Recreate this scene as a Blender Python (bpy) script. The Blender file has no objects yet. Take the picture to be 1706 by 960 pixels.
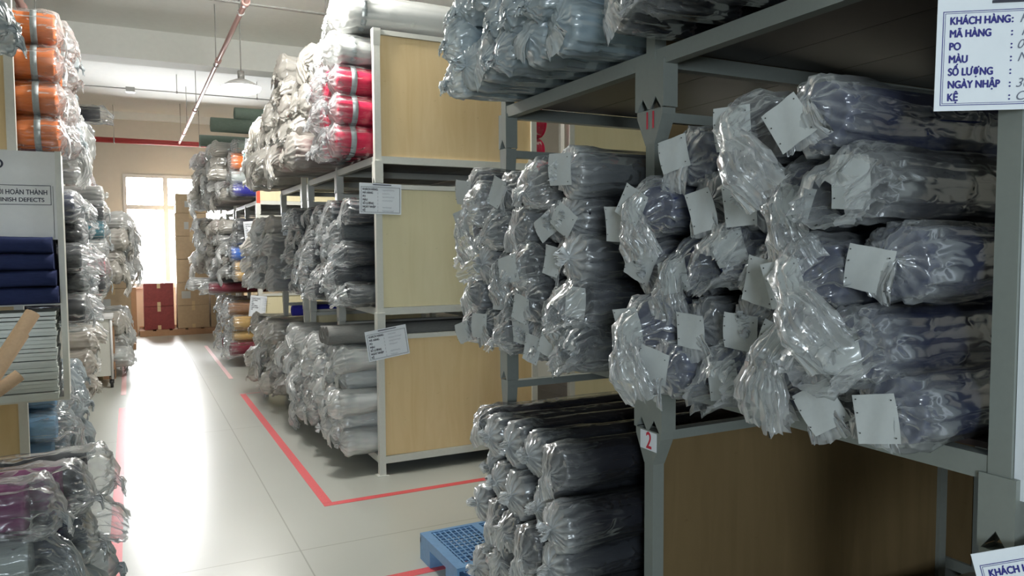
import bpy, bmesh, math, random
from mathutils import Vector, Matrix, noise
PI = math.pi
S = bpy.context.scene
COL = S.collection
rnd = random.Random(7)

# ---------------------------------------------------------------- camera
cam = bpy.data.cameras.new('camera'); camo = bpy.data.objects.new('camera', cam); COL.objects.link(camo)
cam.sensor_width = 36.0; cam.lens = 36.0 * 1246 / 1706; cam.clip_start = 0.02; cam.clip_end = 200
M3 = Matrix(((0.89062878, 0.03058435, -0.45370142), (-0.45469376, 0.04711113, -0.88940099), (-0.00582736, 0.99842132, 0.05586504)))
camo.matrix_world = Matrix.Translation((0, 0, 1.61)) @ M3.to_4x4()
S.camera = camo
# ---------------------------------------------------------------- view, sky, large lights
S.view_settings.view_transform = 'Standard'; S.view_settings.look = 'None'
S.view_settings.exposure = 0.8; S.view_settings.gamma = 1.0; S.view_settings.use_curve_mapping = False
S.cycles.transparent_max_bounces = 24; S.cycles.max_bounces = 7; S.cycles.diffuse_bounces = 4; S.cycles.glossy_bounces = 4
S.cycles.caustics_reflective = False; S.cycles.caustics_refractive = False
S.cycles.sample_clamp_indirect = 4.0
try: S.cycles.use_denoising = True
except Exception: pass
W = bpy.data.worlds.new('overcast_sky'); S.world = W; W.use_nodes = True
_n = W.node_tree.nodes; _l = W.node_tree.links      # bright overcast sky above, dimmer ground below the horizon
_tc = _n.new('ShaderNodeTexCoord'); _sx = _n.new('ShaderNodeSeparateXYZ'); _mr = _n.new('ShaderNodeMapRange')
_l.new(_tc.outputs['Generated'], _sx.inputs[0]); _l.new(_sx.outputs['Z'], _mr.inputs[0])
_mr.inputs[1].default_value = -0.03; _mr.inputs[2].default_value = 0.02; _mr.inputs[3].default_value = 34.0; _mr.inputs[4].default_value = 70.0
_l.new(_mr.outputs[0], _n['Background'].inputs[1]); _n['Background'].inputs[0].default_value = (0.97, 0.98, 1.0, 1)
def area(name, loc, target, sx, sy, power, col):
    l = bpy.data.lights.new(name, 'AREA'); l.shape = 'RECTANGLE'; l.size = sx; l.size_y = sy; l.energy = power; l.color = col
    o = bpy.data.objects.new(name, l); COL.objects.link(o); o.location = loc
    o.rotation_euler = (Vector(target) - Vector(loc)).to_track_quat('-Z', 'Y').to_euler()
    return o
WIN = (-0.02, 2.05, 0.92, 3.0)     # far window x0 x1 z0 z1
_po = area('daylight_portal', ((WIN[0]+WIN[1])/2, 16.72, (WIN[2]+WIN[3])/2), ((WIN[0]+WIN[1])/2, 0, (WIN[2]+WIN[3])/2), 2.07, 2.08, 1, (1, 1, 1))
_po.data.cycles.is_portal = True
area('added_fill_light', (-1.4, -3.2, 1.9), (0.8, 3, 1.3), 0.9, 1.1, 72, (0.78, 0.90, 1.0))  # added cool fill light behind the camera; the wall there has no opening

# ---------------------------------------------------------------- materials
def newmat(name):
    m = bpy.data.materials.new(name); m.use_nodes = True
    return m, m.node_tree, m.node_tree.nodes, m.node_tree.links
def coords(nt, scale, stretch=(1, 1, 1)):
    tc = nt.nodes.new('ShaderNodeTexCoord'); mp = nt.nodes.new('ShaderNodeMapping')
    mp.inputs['Scale'].default_value = tuple(scale * s for s in stretch)
    nt.links.new(tc.outputs['Object'], mp.inputs['Vector']); return mp.outputs['Vector']
def solid(name, col, rough=0.6, var=0.12, scale=9, bump=0.0, bscale=60, metal=0.0, stretch=(1, 1, 1), spec=0.5):
    m, nt, N, L = newmat(name); p = N['Principled BSDF']
    p.inputs['Roughness'].default_value = rough; p.inputs['Metallic'].default_value = metal
    p.inputs['Specular IOR Level'].default_value = spec
    v = coords(nt, scale, stretch); n = N.new('ShaderNodeTexNoise'); n.inputs['Detail'].default_value = 4
    L.new(v, n.inputs['Vector']); mx = N.new('ShaderNodeMix'); mx.data_type = 'RGBA'
    mx.inputs[6].default_value = tuple(c * (1 - var) for c in col) + (1,); mx.inputs[7].default_value = tuple(min(1, c * (1 + var)) for c in col) + (1,)
    L.new(n.outputs['Fac'], mx.inputs[0]); L.new(mx.outputs[2], p.inputs['Base Color'])
    if bump:
        v2 = coords(nt, bscale, stretch); n2 = N.new('ShaderNodeTexNoise'); L.new(v2, n2.inputs['Vector'])
        b = N.new('ShaderNodeBump'); b.inputs['Strength'].default_value = bump; b.inputs['Distance'].default_value = 0.01
        L.new(n2.outputs['Fac'], b.inputs['Height']); L.new(b.outputs['Normal'], p.inputs['Normal'])
    return m
def plywood(name, c1, c2):
    m, nt, N, L = newmat(name); p = N['Principled BSDF']; p.inputs['Roughness'].default_value = 0.55
    v = coords(nt, 1.0, (5, 5, 0.7)); n = N.new('ShaderNodeTexNoise'); n.inputs['Scale'].default_value = 2.2
    n.inputs['Detail'].default_value = 6; n.inputs['Distortion'].default_value = 1.2; L.new(v, n.inputs['Vector'])
    r = N.new('ShaderNodeValToRGB'); r.color_ramp.elements[0].position = 0.25; r.color_ramp.elements[1].position = 0.75
    r.color_ramp.elements[0].color = c1 + (1,); r.color_ramp.elements[1].color = c2 + (1,); L.new(n.outputs['Fac'], r.inputs[0])
    # scuffs and small stains
    v3 = coords(nt, 3.0, (1, 1, 2)); n3 = N.new('ShaderNodeTexNoise'); n3.inputs['Detail'].default_value = 8; L.new(v3, n3.inputs['Vector'])
    r3 = N.new('ShaderNodeValToRGB'); r3.color_ramp.elements[0].position = 0.20; r3.color_ramp.elements[1].position = 0.32
    r3.color_ramp.elements[0].color = (0.80, 0.76, 0.70, 1); r3.color_ramp.elements[1].color = (1, 1, 1, 1); L.new(n3.outputs['Fac'], r3.inputs[0])
    mx = N.new('ShaderNodeMix'); mx.data_type = 'RGBA'; mx.blend_type = 'MULTIPLY'; mx.inputs[0].default_value = 1
    L.new(r.outputs[0], mx.inputs[6]); L.new(r3.outputs[0], mx.inputs[7]); L.new(mx.outputs[2], p.inputs['Base Color'])
    return m
def fabric(name, col):
    m, nt, N, L = newmat(name); p = N['Principled BSDF']; p.inputs['Roughness'].default_value = 0.85
    p.inputs['Specular IOR Level'].default_value = 0.25
    v = coords(nt, 1.0, (6, 40, 40)); n = N.new('ShaderNodeTexNoise'); n.inputs['Detail'].default_value = 3; L.new(v, n.inputs['Vector'])
    mx = N.new('ShaderNodeMix'); mx.data_type = 'RGBA'
    mx.inputs[6].default_value = tuple(c * 0.75 for c in col) + (1,); mx.inputs[7].default_value = tuple(min(1, c * 1.25) for c in col) + (1,)
    L.new(n.outputs['Fac'], mx.inputs[0]); L.new(mx.outputs[2], p.inputs['Base Color'])
    b = N.new('ShaderNodeBump'); b.inputs['Strength'].default_value = 0.25; b.inputs['Distance'].default_value = 0.004
    L.new(n.outputs['Fac'], b.inputs['Height']); L.new(b.outputs['Normal'], p.inputs['Normal'])
    return m
def film(name, col, base, streak, scale=26, rough=0.28, gl=0.16, seed=0.0):
    """thin polythene: clear, with milky crease streaks and sharp glints"""
    m, nt, N, L = newmat(name); N.remove(N['Principled BSDF']); out = N['Material Output']
    v = coords(nt, scale, (0.55, 1, 1))
    n0 = N.new('ShaderNodeTexNoise'); n0.inputs['Scale'].default_value = 0.45; n0.inputs['Detail'].default_value = 1; L.new(v, n0.inputs['Vector'])
    mxv = N.new('ShaderNodeMix'); mxv.data_type = 'RGBA'; mxv.inputs[0].default_value = 0.55; L.new(v, mxv.inputs[6]); L.new(n0.outputs['Color'], mxv.inputs[7])
    va = N.new('ShaderNodeVectorMath'); va.operation = 'MULTIPLY_ADD'; va.inputs[1].default_value = (3.5, 3.5, 3.5)
    L.new(n0.outputs['Color'], va.inputs[0]); L.new(v, va.inputs[2]); N.remove(mxv)
    n = N.new('ShaderNodeTexNoise'); n.noise_type = 'RIDGED_MULTIFRACTAL'; n.inputs['Scale'].default_value = 0.8; n.inputs['Detail'].default_value = 3
    n.inputs['Roughness'].default_value = 0.5; n.normalize = True; L.new(va.outputs[0], n.inputs['Vector'])
    r = N.new('ShaderNodeValToRGB'); r.color_ramp.elements[0].position = 0.35; r.color_ramp.elements[1].position = 0.95
    r.color_ramp.elements[0].color = (base,) * 3 + (1,); r.color_ramp.elements[1].color = (min(1, base + streak),) * 3 + (1,)
    L.new(n.outputs['Fac'], r.inputs[0])
    lw = N.new('ShaderNodeLayerWeight'); lw.inputs['Blend'].default_value = 0.25
    ma = N.new('ShaderNodeMath'); ma.operation = 'MULTIPLY_ADD'; ma.use_clamp = True; ma.inputs[1].default_value = 0.35
    L.new(lw.outputs['Facing'], ma.inputs[0]); L.new(r.outputs[0], ma.inputs[2])
    b = N.new('ShaderNodeBump'); b.inputs['Strength'].default_value = 0.7; b.inputs['Distance'].default_value = 0.012
    L.new(n.outputs['Fac'], b.inputs['Height'])
    t = N.new('ShaderNodeBsdfTransparent'); t.inputs[0].default_value = (0.97, 0.98, 0.98, 1)
    d = N.new('ShaderNodeBsdfDiffuse'); d.inputs[0].default_value = col + (1,); L.new(b.outputs['Normal'], d.inputs['Normal'])
    tr = N.new('ShaderNodeBsdfTranslucent'); tr.inputs[0].default_value = col + (1,)
    dm = N.new('ShaderNodeMixShader'); dm.inputs[0].default_value = 0.3; L.new(d.outputs[0], dm.inputs[1]); L.new(tr.outputs[0], dm.inputs[2])
    g = N.new('ShaderNodeBsdfGlossy'); g.inputs['Roughness'].default_value = rough; g.inputs[0].default_value = (1, 1, 1, 1); L.new(b.outputs['Normal'], g.inputs['Normal'])
    w = N.new('ShaderNodeMixShader'); w.inputs[0].default_value = gl; L.new(dm.outputs[0], w.inputs[1]); L.new(g.outputs[0], w.inputs[2])
    at = N.new('ShaderNodeAttribute'); at.attribute_name = 'dense'     # film is more opaque where it is gathered
    ac = N.new('ShaderNodeAttribute'); ac.attribute_name = 'crease'
    mc = N.new('ShaderNodeMath'); mc.operation = 'MULTIPLY'; L.new(ma.outputs[0], mc.inputs[0]); L.new(ac.outputs['Fac'], mc.inputs[1])
    md = N.new('ShaderNodeMath'); md.operation = 'ADD'; md.use_clamp = True; L.new(mc.outputs[0], md.inputs[0]); L.new(at.outputs['Fac'], md.inputs[1])
    g2 = N.new('ShaderNodeBsdfGlossy'); g2.inputs['Roughness'].default_value = 0.17; L.new(b.outputs['Normal'], g2.inputs['Normal'])
    fr = N.new('ShaderNodeLayerWeight'); fr.inputs['Blend'].default_value = 0.30; L.new(b.outputs['Normal'], fr.inputs['Normal'])
    fm = N.new('ShaderNodeMath'); fm.operation = 'MULTIPLY_ADD'; fm.inputs[1].default_value = 0.5; fm.inputs[2].default_value = 0.04; fm.use_clamp = True; L.new(fr.outputs['Fresnel'], fm.inputs[0])
    clear = N.new('ShaderNodeMixShader'); L.new(fm.outputs[0], clear.inputs[0]); L.new(t.outputs[0], clear.inputs[1]); L.new(g2.outputs[0], clear.inputs[2])
    mx = N.new('ShaderNodeMixShader'); L.new(md.outputs[0], mx.inputs[0]); L.new(clear.outputs[0], mx.inputs[1]); L.new(w.outputs[0], mx.inputs[2])
    L.new(mx.outputs[0], out.inputs['Surface'])
    return m
MT = {}
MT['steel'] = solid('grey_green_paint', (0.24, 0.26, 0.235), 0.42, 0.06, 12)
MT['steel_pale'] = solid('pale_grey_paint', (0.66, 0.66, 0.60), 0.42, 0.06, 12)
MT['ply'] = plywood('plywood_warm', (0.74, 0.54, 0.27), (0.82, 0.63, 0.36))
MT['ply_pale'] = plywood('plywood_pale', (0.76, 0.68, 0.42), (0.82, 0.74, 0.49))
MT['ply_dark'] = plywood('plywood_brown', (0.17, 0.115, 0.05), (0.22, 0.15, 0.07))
MT['deck'] = solid('dark_deck_board', (0.05, 0.035, 0.032), 0.35, 0.2, 6)
MT['paper'] = solid('paper', (0.46, 0.48, 0.47), 0.7, 0.05, 30)
MT['hole'] = solid('punched_dots', (0.05, 0.05, 0.05), 0.8)
MT['sheet'] = solid('placard_paper', (0.82, 0.86, 0.90), 0.45, 0.02, 5)
MT['ink'] = solid('blue_ink', (0.02, 0.02, 0.22), 0.6)
MT['inkdark'] = solid('dark_ink', (0.03, 0.03, 0.05), 0.6)
MT['pen'] = solid('pen_ink', (0.16, 0.18, 0.24), 0.6)
MT['red'] = solid('red_paint', (0.62, 0.03, 0.06), 0.5)
MT['orange_red'] = solid('orange_red_paint', (0.75, 0.09, 0.04), 0.5)
MT['tape'] = solid('red_floor_tape', (0.74, 0.10, 0.11), 0.4, 0.25, 25)
MT['tape_worn'] = solid('worn_floor_tape', (0.74, 0.42, 0.40), 0.4, 0.3, 25)
MT['band'] = solid('grey_band_print', (0.36, 0.40, 0.41), 0.5, 0.35, 60)
MT['core'] = solid('cardboard_tube', (0.42, 0.29, 0.17), 0.8, 0.15, 20)
MT['carton'] = solid('corrugated_card', (0.44, 0.33, 0.21), 0.8, 0.12, 4)
MT['carton_dark'] = solid('brown_card', (0.36, 0.21, 0.12), 0.8, 0.12, 4)
MT['maroon'] = solid('maroon_card', (0.20, 0.03, 0.03), 0.6, 0.3, 5)
MT['packtape'] = solid('packing_tape', (0.58, 0.44, 0.26), 0.25)
MT['bluepl'] = solid('blue_plastic', (0.16, 0.32, 0.55), 0.4, 0.15, 10)
MT['black'] = solid('black_rubber', (0.02, 0.02, 0.02), 0.5)
MT['wall'] = solid('cream_wall', (0.66, 0.63, 0.56), 0.8, 0.04, 2)
MT['white'] = solid('white_frame', (0.75, 0.75, 0.74), 0.5, 0.03)
MT['ceil'] = solid('ceiling_paint', (0.86, 0.88, 0.84), 0.85, 0.04, 3, 0.15, 40)
MT['pipe'] = solid('pipe_paint', (0.50, 0.30, 0.27), 0.3, 0.1, 10)
MT['pipe_red'] = solid('pipe_red_paint', (0.42, 0.05, 0.05), 0.35, 0.1, 10)
MT['conduit'] = solid('galvanised_conduit', (0.40, 0.40, 0.38), 0.4, 0.1, 10, metal=0.3)
MT['whiteslab'] = solid('white_foam_sheets', (0.70, 0.74, 0.70), 0.5, 0.06, 10, stretch=(1, 1, 8))
COLORS = dict(black=(0.012, 0.012, 0.018), charcoal=(0.035, 0.037, 0.045), navy=(0.018, 0.027, 0.085), grey=(0.20, 0.20, 0.19),
              midgrey=(0.10, 0.105, 0.11), white=(0.78, 0.78, 0.76), crimson=(0.70, 0.02, 0.08), orange=(0.95, 0.22, 0.05),
              green=(0.20, 0.26, 0.22), blue=(0.04, 0.16, 0.62), sky=(0.25, 0.47, 0.72), tan=(0.66, 0.42, 0.16), pink=(0.85, 0.30, 0.36),
              pale=(0.36, 0.48, 0.55), purple=(0.22, 0.04, 0.15), beige=(0.46, 0.42, 0.35), silver=(0.42, 0.46, 0.45), teal=(0.05, 0.25, 0.33),
              maroon=(0.20, 0.02, 0.04), brown=(0.30, 0.16, 0.09), indigo=(0.03, 0.03, 0.30))
FAB = {k: fabric('fabric_' + k, v) for k, v in COLORS.items()}
FILM = {
    'clear': film('clear_polythene', (0.84, 0.87, 0.88), 0.04, 0.85, 34),
    'milky': film('milky_polythene', (0.80, 0.81, 0.79), 0.45, 0.55, 22),
    'pale': film('pale_blue_polythene', (0.64, 0.72, 0.75), 0.42, 0.55, 24, 0.22, 0.2),
    'dusty': film('dusty_polythene', (0.70, 0.67, 0.61), 0.62, 0.38, 20, 0.3, 0.18),
}
def floor_mat():
    m, nt, N, L = newmat('polished_pale_floor'); p = N['Principled BSDF']
    v = coords(nt, 1.0); n = N.new('ShaderNodeTexNoise'); n.inputs['Scale'].default_value = 1.3; n.inputs['Detail'].default_value = 6; L.new(v, n.inputs['Vector'])
    r = N.new('ShaderNodeValToRGB'); r.color_ramp.elements[0].color = (0.45, 0.465, 0.42, 1); r.color_ramp.elements[1].color = (0.51, 0.52, 0.47, 1); L.new(n.outputs['Fac'], r.inputs[0])
    br = N.new('ShaderNodeTexBrick'); br.offset = 0; br.inputs['Scale'].default_value = 1; br.inputs['Brick Width'].default_value = 3.0; br.inputs['Row Height'].default_value = 3.0
    br.inputs['Mortar Size'].default_value = 0.004; br.inputs['Color1'].default_value = (1, 1, 1, 1); br.inputs['Color2'].default_value = (1, 1, 1, 1); br.inputs['Mortar'].default_value = (0.62, 0.62, 0.58, 1)
    mp = N.new('ShaderNodeMapping'); mp.inputs['Location'].default_value = (-0.76, -3.98 + 3, 0); L.new(v, mp.inputs[0]); L.new(mp.outputs[0], br.inputs['Vector'])
    mx = N.new('ShaderNodeMix'); mx.data_type = 'RGBA'; mx.blend_type = 'MULTIPLY'; mx.inputs[0].default_value = 1
    L.new(r.outputs[0], mx.inputs[6]); L.new(br.outputs['Color'], mx.inputs[7]); L.new(mx.outputs[2], p.inputs['Base Color'])
    r2 = N.new('ShaderNodeMapRange'); r2.inputs[3].default_value = 0.27; r2.inputs[4].default_value = 0.31; L.new(n.outputs['Fac'], r2.inputs[0]); L.new(r2.outputs[0], p.inputs['Roughness'])
    p.inputs['Specular IOR Level'].default_value = 0.9
    return m
MT['floor'] = floor_mat()
def emis(name, col, st):
    m, nt, N, L = newmat(name); p = N['Principled BSDF']; p.inputs['Base Color'].default_value = col + (1,)
    p.inputs['Emission Color'].default_value = col + (1,); p.inputs['Emission Strength'].default_value = st; return m
MT['lamp'] = emis('lamp_glow', (1, 0.98, 0.95), 14)
def glassmat():
    m, nt, N, L = newmat('window_glass'); N.remove(N['Principled BSDF'])
    t = N.new('ShaderNodeBsdfTransparent'); g = N.new('ShaderNodeBsdfGlossy'); g.inputs['Roughness'].default_value = 0.02
    f = N.new('ShaderNodeFresnel'); x = N.new('ShaderNodeMixShader'); L.new(f.outputs[0], x.inputs[0]); L.new(t.outputs[0], x.inputs[1]); L.new(g.outputs[0], x.inputs[2])
    L.new(x.outputs[0], N['Material Output'].inputs['Surface']); return m
MT['glass'] = glassmat()

# ---------------------------------------------------------------- mesh helpers
class MB:
    def __init__(s): s.v = []; s.f = []; s.sm = []
    def box(s, a, b, rz=0.0, c=None):
        x0, y0, z0 = a; x1, y1, z1 = b; k = len(s.v)
        P = [(x0, y0, z0), (x1, y0, z0), (x1, y1, z0), (x0, y1, z0), (x0, y0, z1), (x1, y0, z1), (x1, y1, z1), (x0, y1, z1)]
        s.v += P
        for q in ((0, 3, 2, 1), (4, 5, 6, 7), (0, 1, 5, 4), (1, 2, 6, 5), (2, 3, 7, 6), (3, 0, 4, 7)): s.f.append(tuple(k + i for i in q)); s.sm.append(False)
        return s
    def tube(s, p, q, r, n=12, r2=None, cap=True):
        p = Vector(p); q = Vector(q); d = (q - p).normalized(); r2 = r if r2 is None else r2
        u = d.orthogonal().normalized(); w = d.cross(u); k = len(s.v)
        for c, rr in ((p, r), (q, r2)):
            for i in range(n):
                a = 2 * PI * i / n; s.v.append(tuple(c + u * math.cos(a) * rr + w * math.sin(a) * rr))
        for i in range(n): j = (i + 1) % n; s.f.append((k + i, k + j, k + n + j, k + n + i)); s.sm.append(True)
        if cap: s.f.append(tuple(k + i for i in reversed(range(n)))); s.f.append(tuple(k + n + i for i in range(n))); s.sm += [False, False]
        return s
    def prism(s, poly, axis, a, b):
        """extrude a 2-D polygon along an axis ('x' 'y' 'z') from a to b"""
        k = len(s.v); n = len(poly)
        for t in (a, b):
            for (u, w) in poly: s.v.append({'x': (t, u, w), 'y': (u, t, w), 'z': (u, w, t)}[axis])
        for i in range(n): j = (i + 1) % n; s.f.append((k + i, k + j, k + n + j, k + n + i)); s.sm.append(False)
        s.f.append(tuple(k + i for i in reversed(range(n)))); s.f.append(tuple(k + n + i for i in range(n))); s.sm += [False, False]
        return s
    def grid(s, rows, closed=True, smooth=True):
        k = len(s.v); n = len(rows[0])
        for r in rows: s.v += [tuple(p) for p in r]
        for a in range(len(rows) - 1):
            for i in range(n if closed else n - 1):
                j = (i + 1) % n; s.f.append((k + a * n + i, k + a * n + j, k + (a + 1) * n + j, k + (a + 1) * n + i)); s.sm.append(smooth)
        return s
    def mesh(s, name, mat=None):
        me = bpy.data.meshes.new(name); me.from_pydata(s.v, [], s.f); me.polygons.foreach_set('use_smooth', s.sm)
        if mat: me.materials.append(mat)
        me.update(); return me
def ob(name, me, parent=None, loc=(0, 0, 0), rot=(0, 0, 0), scale=None):
    o = bpy.data.objects.new(name, me); COL.objects.link(o); o.location = loc; o.rotation_euler = rot
    if scale: o.scale = scale
    if parent: o.parent = parent
    return o
def tag(o, label=None, cat=None, group=None, kind=None):
    if label: o['label'] = label
    if cat: o['category'] = cat
    if group: o['group'] = group
    if kind: o['kind'] = kind
    return o
def meshbev(o, w=0.003, seg=2):
    m = o.modifiers.new('edge', 'BEVEL'); m.width = w; m.segments = seg; m.limit_method = 'ANGLE'; return o
ORD = ['lowest', 'second', 'third', 'fourth', 'fifth', 'sixth', 'seventh', 'eighth', 'ninth', 'tenth', 'eleventh', 'twelfth', 'thirteenth', 'fourteenth', 'fifteenth']

# ---------------------------------------------------------------- setting
XL, XR, Y0, Y1, ZC = -4.2, 7.5, -3.4, 16.5, 4.25
def structure(name, a, b, mat, parent=None):
    o = ob(name, MB().box(a, b).mesh(name, mat), parent)
    if not parent: o['kind'] = 'structure'
    return o
structure('floor', (XL, Y0, -0.1), (XR, Y1, 0), MT['floor'])
structure('ceiling', (XL, Y0, ZC), (XR, Y1, ZC + 0.15), MT['ceil'])
structure('wall_left', (XL - 0.15, Y0, 0), (XL, Y1, ZC), MT['wall'])
structure('wall_right', (XR, Y0, 0), (XR + 0.15, Y1, ZC), MT['wall'])
def wall_with_hole(name, y0, y1, h):
    m = MB(); hx0, hx1, hz0, hz1 = h
    m.box((XL, y0, 0), (hx0, y1, ZC)); m.box((hx1, y0, 0), (XR, y1, ZC)); m.box((hx0, y0, 0), (hx1, y1, hz0)); m.box((hx0, y0, hz1), (hx1, y1, ZC))
    return tag(ob(name, m.mesh(name, MT['wall'])), kind='structure')
wall_with_hole('wall_back', Y1, Y1 + 0.2, WIN)
structure('wall_front', (XL, Y0 - 0.2, 0), (XR, Y0, ZC), MT['wall'])
for i, yb in enumerate((2.2, 10.2)):
    tag(ob('ceiling_beam', MB().box((XL, yb, ZC - 0.36), (XR, yb + 0.35, ZC)).mesh('ceiling_beam', MT['ceil'])), kind='structure')
structure('trim_1', (XL, Y1 - 0.08, ZC - 0.14), (XR, Y1, ZC), MT['ceil'])
def window(name, y, h, nx, transom):
    x0, x1, z0, z1 = h; m = MB(); t = 0.06
    m.box((x0 - t, y, z0 - t), (x1 + t, y + 0.07, z0)); m.box((x0 - t, y, z1), (x1 + t, y + 0.07, z1 + t))
    m.box((x0 - t, y, z0), (x0, y + 0.07, z1)); m.box((x1, y, z0), (x1 + t, y + 0.07, z1))
    fr = tag(ob(name, m.mesh(name, MT['white'])), kind='structure')
    for k in range(1, nx):
        x = x0 + (x1 - x0) * k / nx; ob('mullion', MB().box((x - 0.045, y, z0), (x + 0.045, y + 0.07, z1)).mesh('mullion', MT['white']), fr)
    for k in range(nx):
        xa = x0 + (x1 - x0) * k / nx + (0.045 if k else 0); xb = x0 + (x1 - x0) * (k + 1) / nx - (0.045 if k < nx - 1 else 0)
        ob('transom', MB().box((xa, y, transom - 0.045), (xb, y + 0.07, transom + 0.045)).mesh('transom', MT['white']), fr)
        for (za, zb) in ((z0, transom - 0.045), (transom + 0.045, z1)):
            ob('pane', MB().box((xa, y + 0.03, za), (xb, y + 0.036, zb)).mesh('pane', MT['glass']), fr)
    ob('sill', MB().box((x0 - 0.12, y - 0.10, z0 - 0.10), (x1 + 0.12, y, z0 - 0.06)).mesh('sill', MT['white']), fr)
    return fr
window('window_1', Y1 - 0.02, WIN, 3, 2.42)

# floor tape
def tape(x0, y0, x1, y1, mat, label):
    o = ob('floor_tape', MB().box((x0, y0, 0.0003), (x1, y1, 0.0016)).mesh('floor_tape', mat)); return tag(o, label, 'floor tape', 'floor tape lines')
tape(-0.145, 2.6, -0.083, 8.45, MT['tape'], 'long bright red floor tape line along the left racks')
tape(-0.135, 9.2, -0.083, 15.2, MT['tape_worn'], 'worn pale red tape line continuing toward the cartons')
tape(1.03, 4.66, 1.09, 8.60, MT['tape'], 'bright red tape line along the aisle beside plywood-ended rack')
tape(1.03, 4.60, 3.6, 4.658, MT['tape'], 'red tape line crossing the gap before the plywood-ended rack')
tape(1.03, 8.602, 1.6, 8.65, MT['tape_worn'], 'faint short red tape line at far end of the marked box')
tape(1.04, 9.7, 1.09, 13.2, MT['tape_worn'], 'faint worn red tape line before the farthest rack')
tape(1.06, 3.41, 2.6, 3.47, MT['tape'], 'red tape line running under the blue pallet')

# ---------------------------------------------------------------- racks
TIER = 1.05
def sleeve_mesh(wide, mat):
    m = MB(); d = 0.029
    if wide: w = 0.073; zig = [(-w, 0.10), (-w, -0.050), (-w * 0.86, -0.052), (-w * 0.45, -0.012), (-w * 0.08, -0.050), (w * 0.08, -0.050), (w * 0.45, -0.012), (w * 0.86, -0.052), (w, -0.050), (w, 0.10)]
    else: w = 0.036; zig = [(-w, 0.10), (-w, -0.050), (-w * 0.8, -0.052), (0, -0.010), (w * 0.8, -0.052), (w, -0.050), (w, 0.10)]
    for sx in (-d, d - 0.004): m.prism(zig, 'x', sx, sx + 0.004)
    for sy in (-w, w - 0.004): m.box((-d + 0.004, sy, -0.050), (d - 0.004, sy + 0.004, 0.10))
    m.box((-d, -w, 0.098), (d, w, 0.101)); return m.mesh('foot_socket', MT[mat])
def cup_mesh(wide, mat):
    m = MB(); z0, z1 = -0.165, -0.052; W2 = 0.066 if wide else 0.033
    rows = [[(sx * rx, sy * ry, z) for sx, sy in ((-1, -1), (1, -1), (1, 1), (-1, 1))] for rx, ry, z in ((0.024, 0.0235, z0), (0.026, W2, z1 - 0.02), (0.026, W2, z1), (0.022, W2 - 0.004, z1), (0.022, W2 - 0.006, z1 - 0.02), (0.023, 0.0230, z0 + 0.01))]
    m.grid(rows, True, False); return m.mesh('post_cup', MT[mat])
SLV = {(w, m): (sleeve_mesh(w, m), cup_mesh(w, m)) for w in (False, True) for m in ('steel', 'steel_pale')}
def rack(label, x0, x1, ys, tier, mat='steel', panels=(0,), ply=('ply',), front=-1, deck=True, group='stacking steel racks', dz=0.0):
    """a stackable steel frame; x0 is the aisle side for front=-1, x1 for front=+1"""
    z0 = tier * TIER; pale = mat == 'steel_pale'
    r = ob('stacking_rack', None, None, ((x0 + x1) / 2, ys[0], z0 + dz)); tag(r, label, 'rack', group)
    ox, oy = (x0 + x1) / 2, ys[0]; h = 0.0225; M = MT[mat]; hx = (x1 - x0) / 2
    for y in ys:
        for sx in (-1, 1):
            px, py = sx * hx, y - oy; sl = SLV[(len(ys) == 3 and y == ys[1] and mat == 'steel', mat)]
            zb = 0.101 if tier else 0.0
            po = ob('post', MB().box((-h, -h, zb), (h, h, TIER - 0.055)).mesh('post', M), r, (px, py, 0))
            if tier: ob('foot_socket', sl[0], po)
            else: ob('foot_plate', MB().box((-0.04, -0.04, 0), (0.04, 0.04, 0.006)).mesh('foot_plate', M), po)
            ob('post_cup', sl[1], po, (0, 0, TIER))
    for a, b in zip(ys[:-1], ys[1:]):
        for sx in (-1, 1):
            ob('beam', MB().box((sx * hx - 0.02, a - oy + h, 0.085), (sx * hx + 0.02, b - oy - h, 0.135)).mesh('beam', M), r)
        if deck:
            n = 4
            for i in range(n):
                xa = -hx + 0.022 + (2 * hx - 0.044) * i / n; xb = xa + (2 * hx - 0.044) / n - 0.004
                ob('deck_board', MB().box((xa, a - oy + 0.02, 0.137), (xb, b - oy - 0.02, 0.150)).mesh('deck_board', MT['deck']), r)
    for k, y in enumerate(ys):
        py = y - oy
        ob('cross_beam', MB().box((-hx + h, py - 0.02, 0.085), (hx - h, py + 0.02, 0.135)).mesh('cross_beam', M), r)
        ob('cross_beam', MB().box((-hx + h, py - 0.02, 0.960), (hx - h, py + 0.02, 0.992)).mesh('cross_beam', M), r)
        if k in panels:
            ob('plywood_panel', MB().box((-hx + h, py - 0.006, 0.137), (hx - h, py + 0.006, 0.958)).mesh('plywood_panel', MT[ply[k % len(ply)]]), r)
    if hx > 0.3: ob('rear_rail', MB().box((-front * hx - 0.015, h, 0.96), (-front * hx + 0.015, ys[-1] - oy - h, 0.99)).mesh('rear_rail', M), r)
    return r

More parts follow.
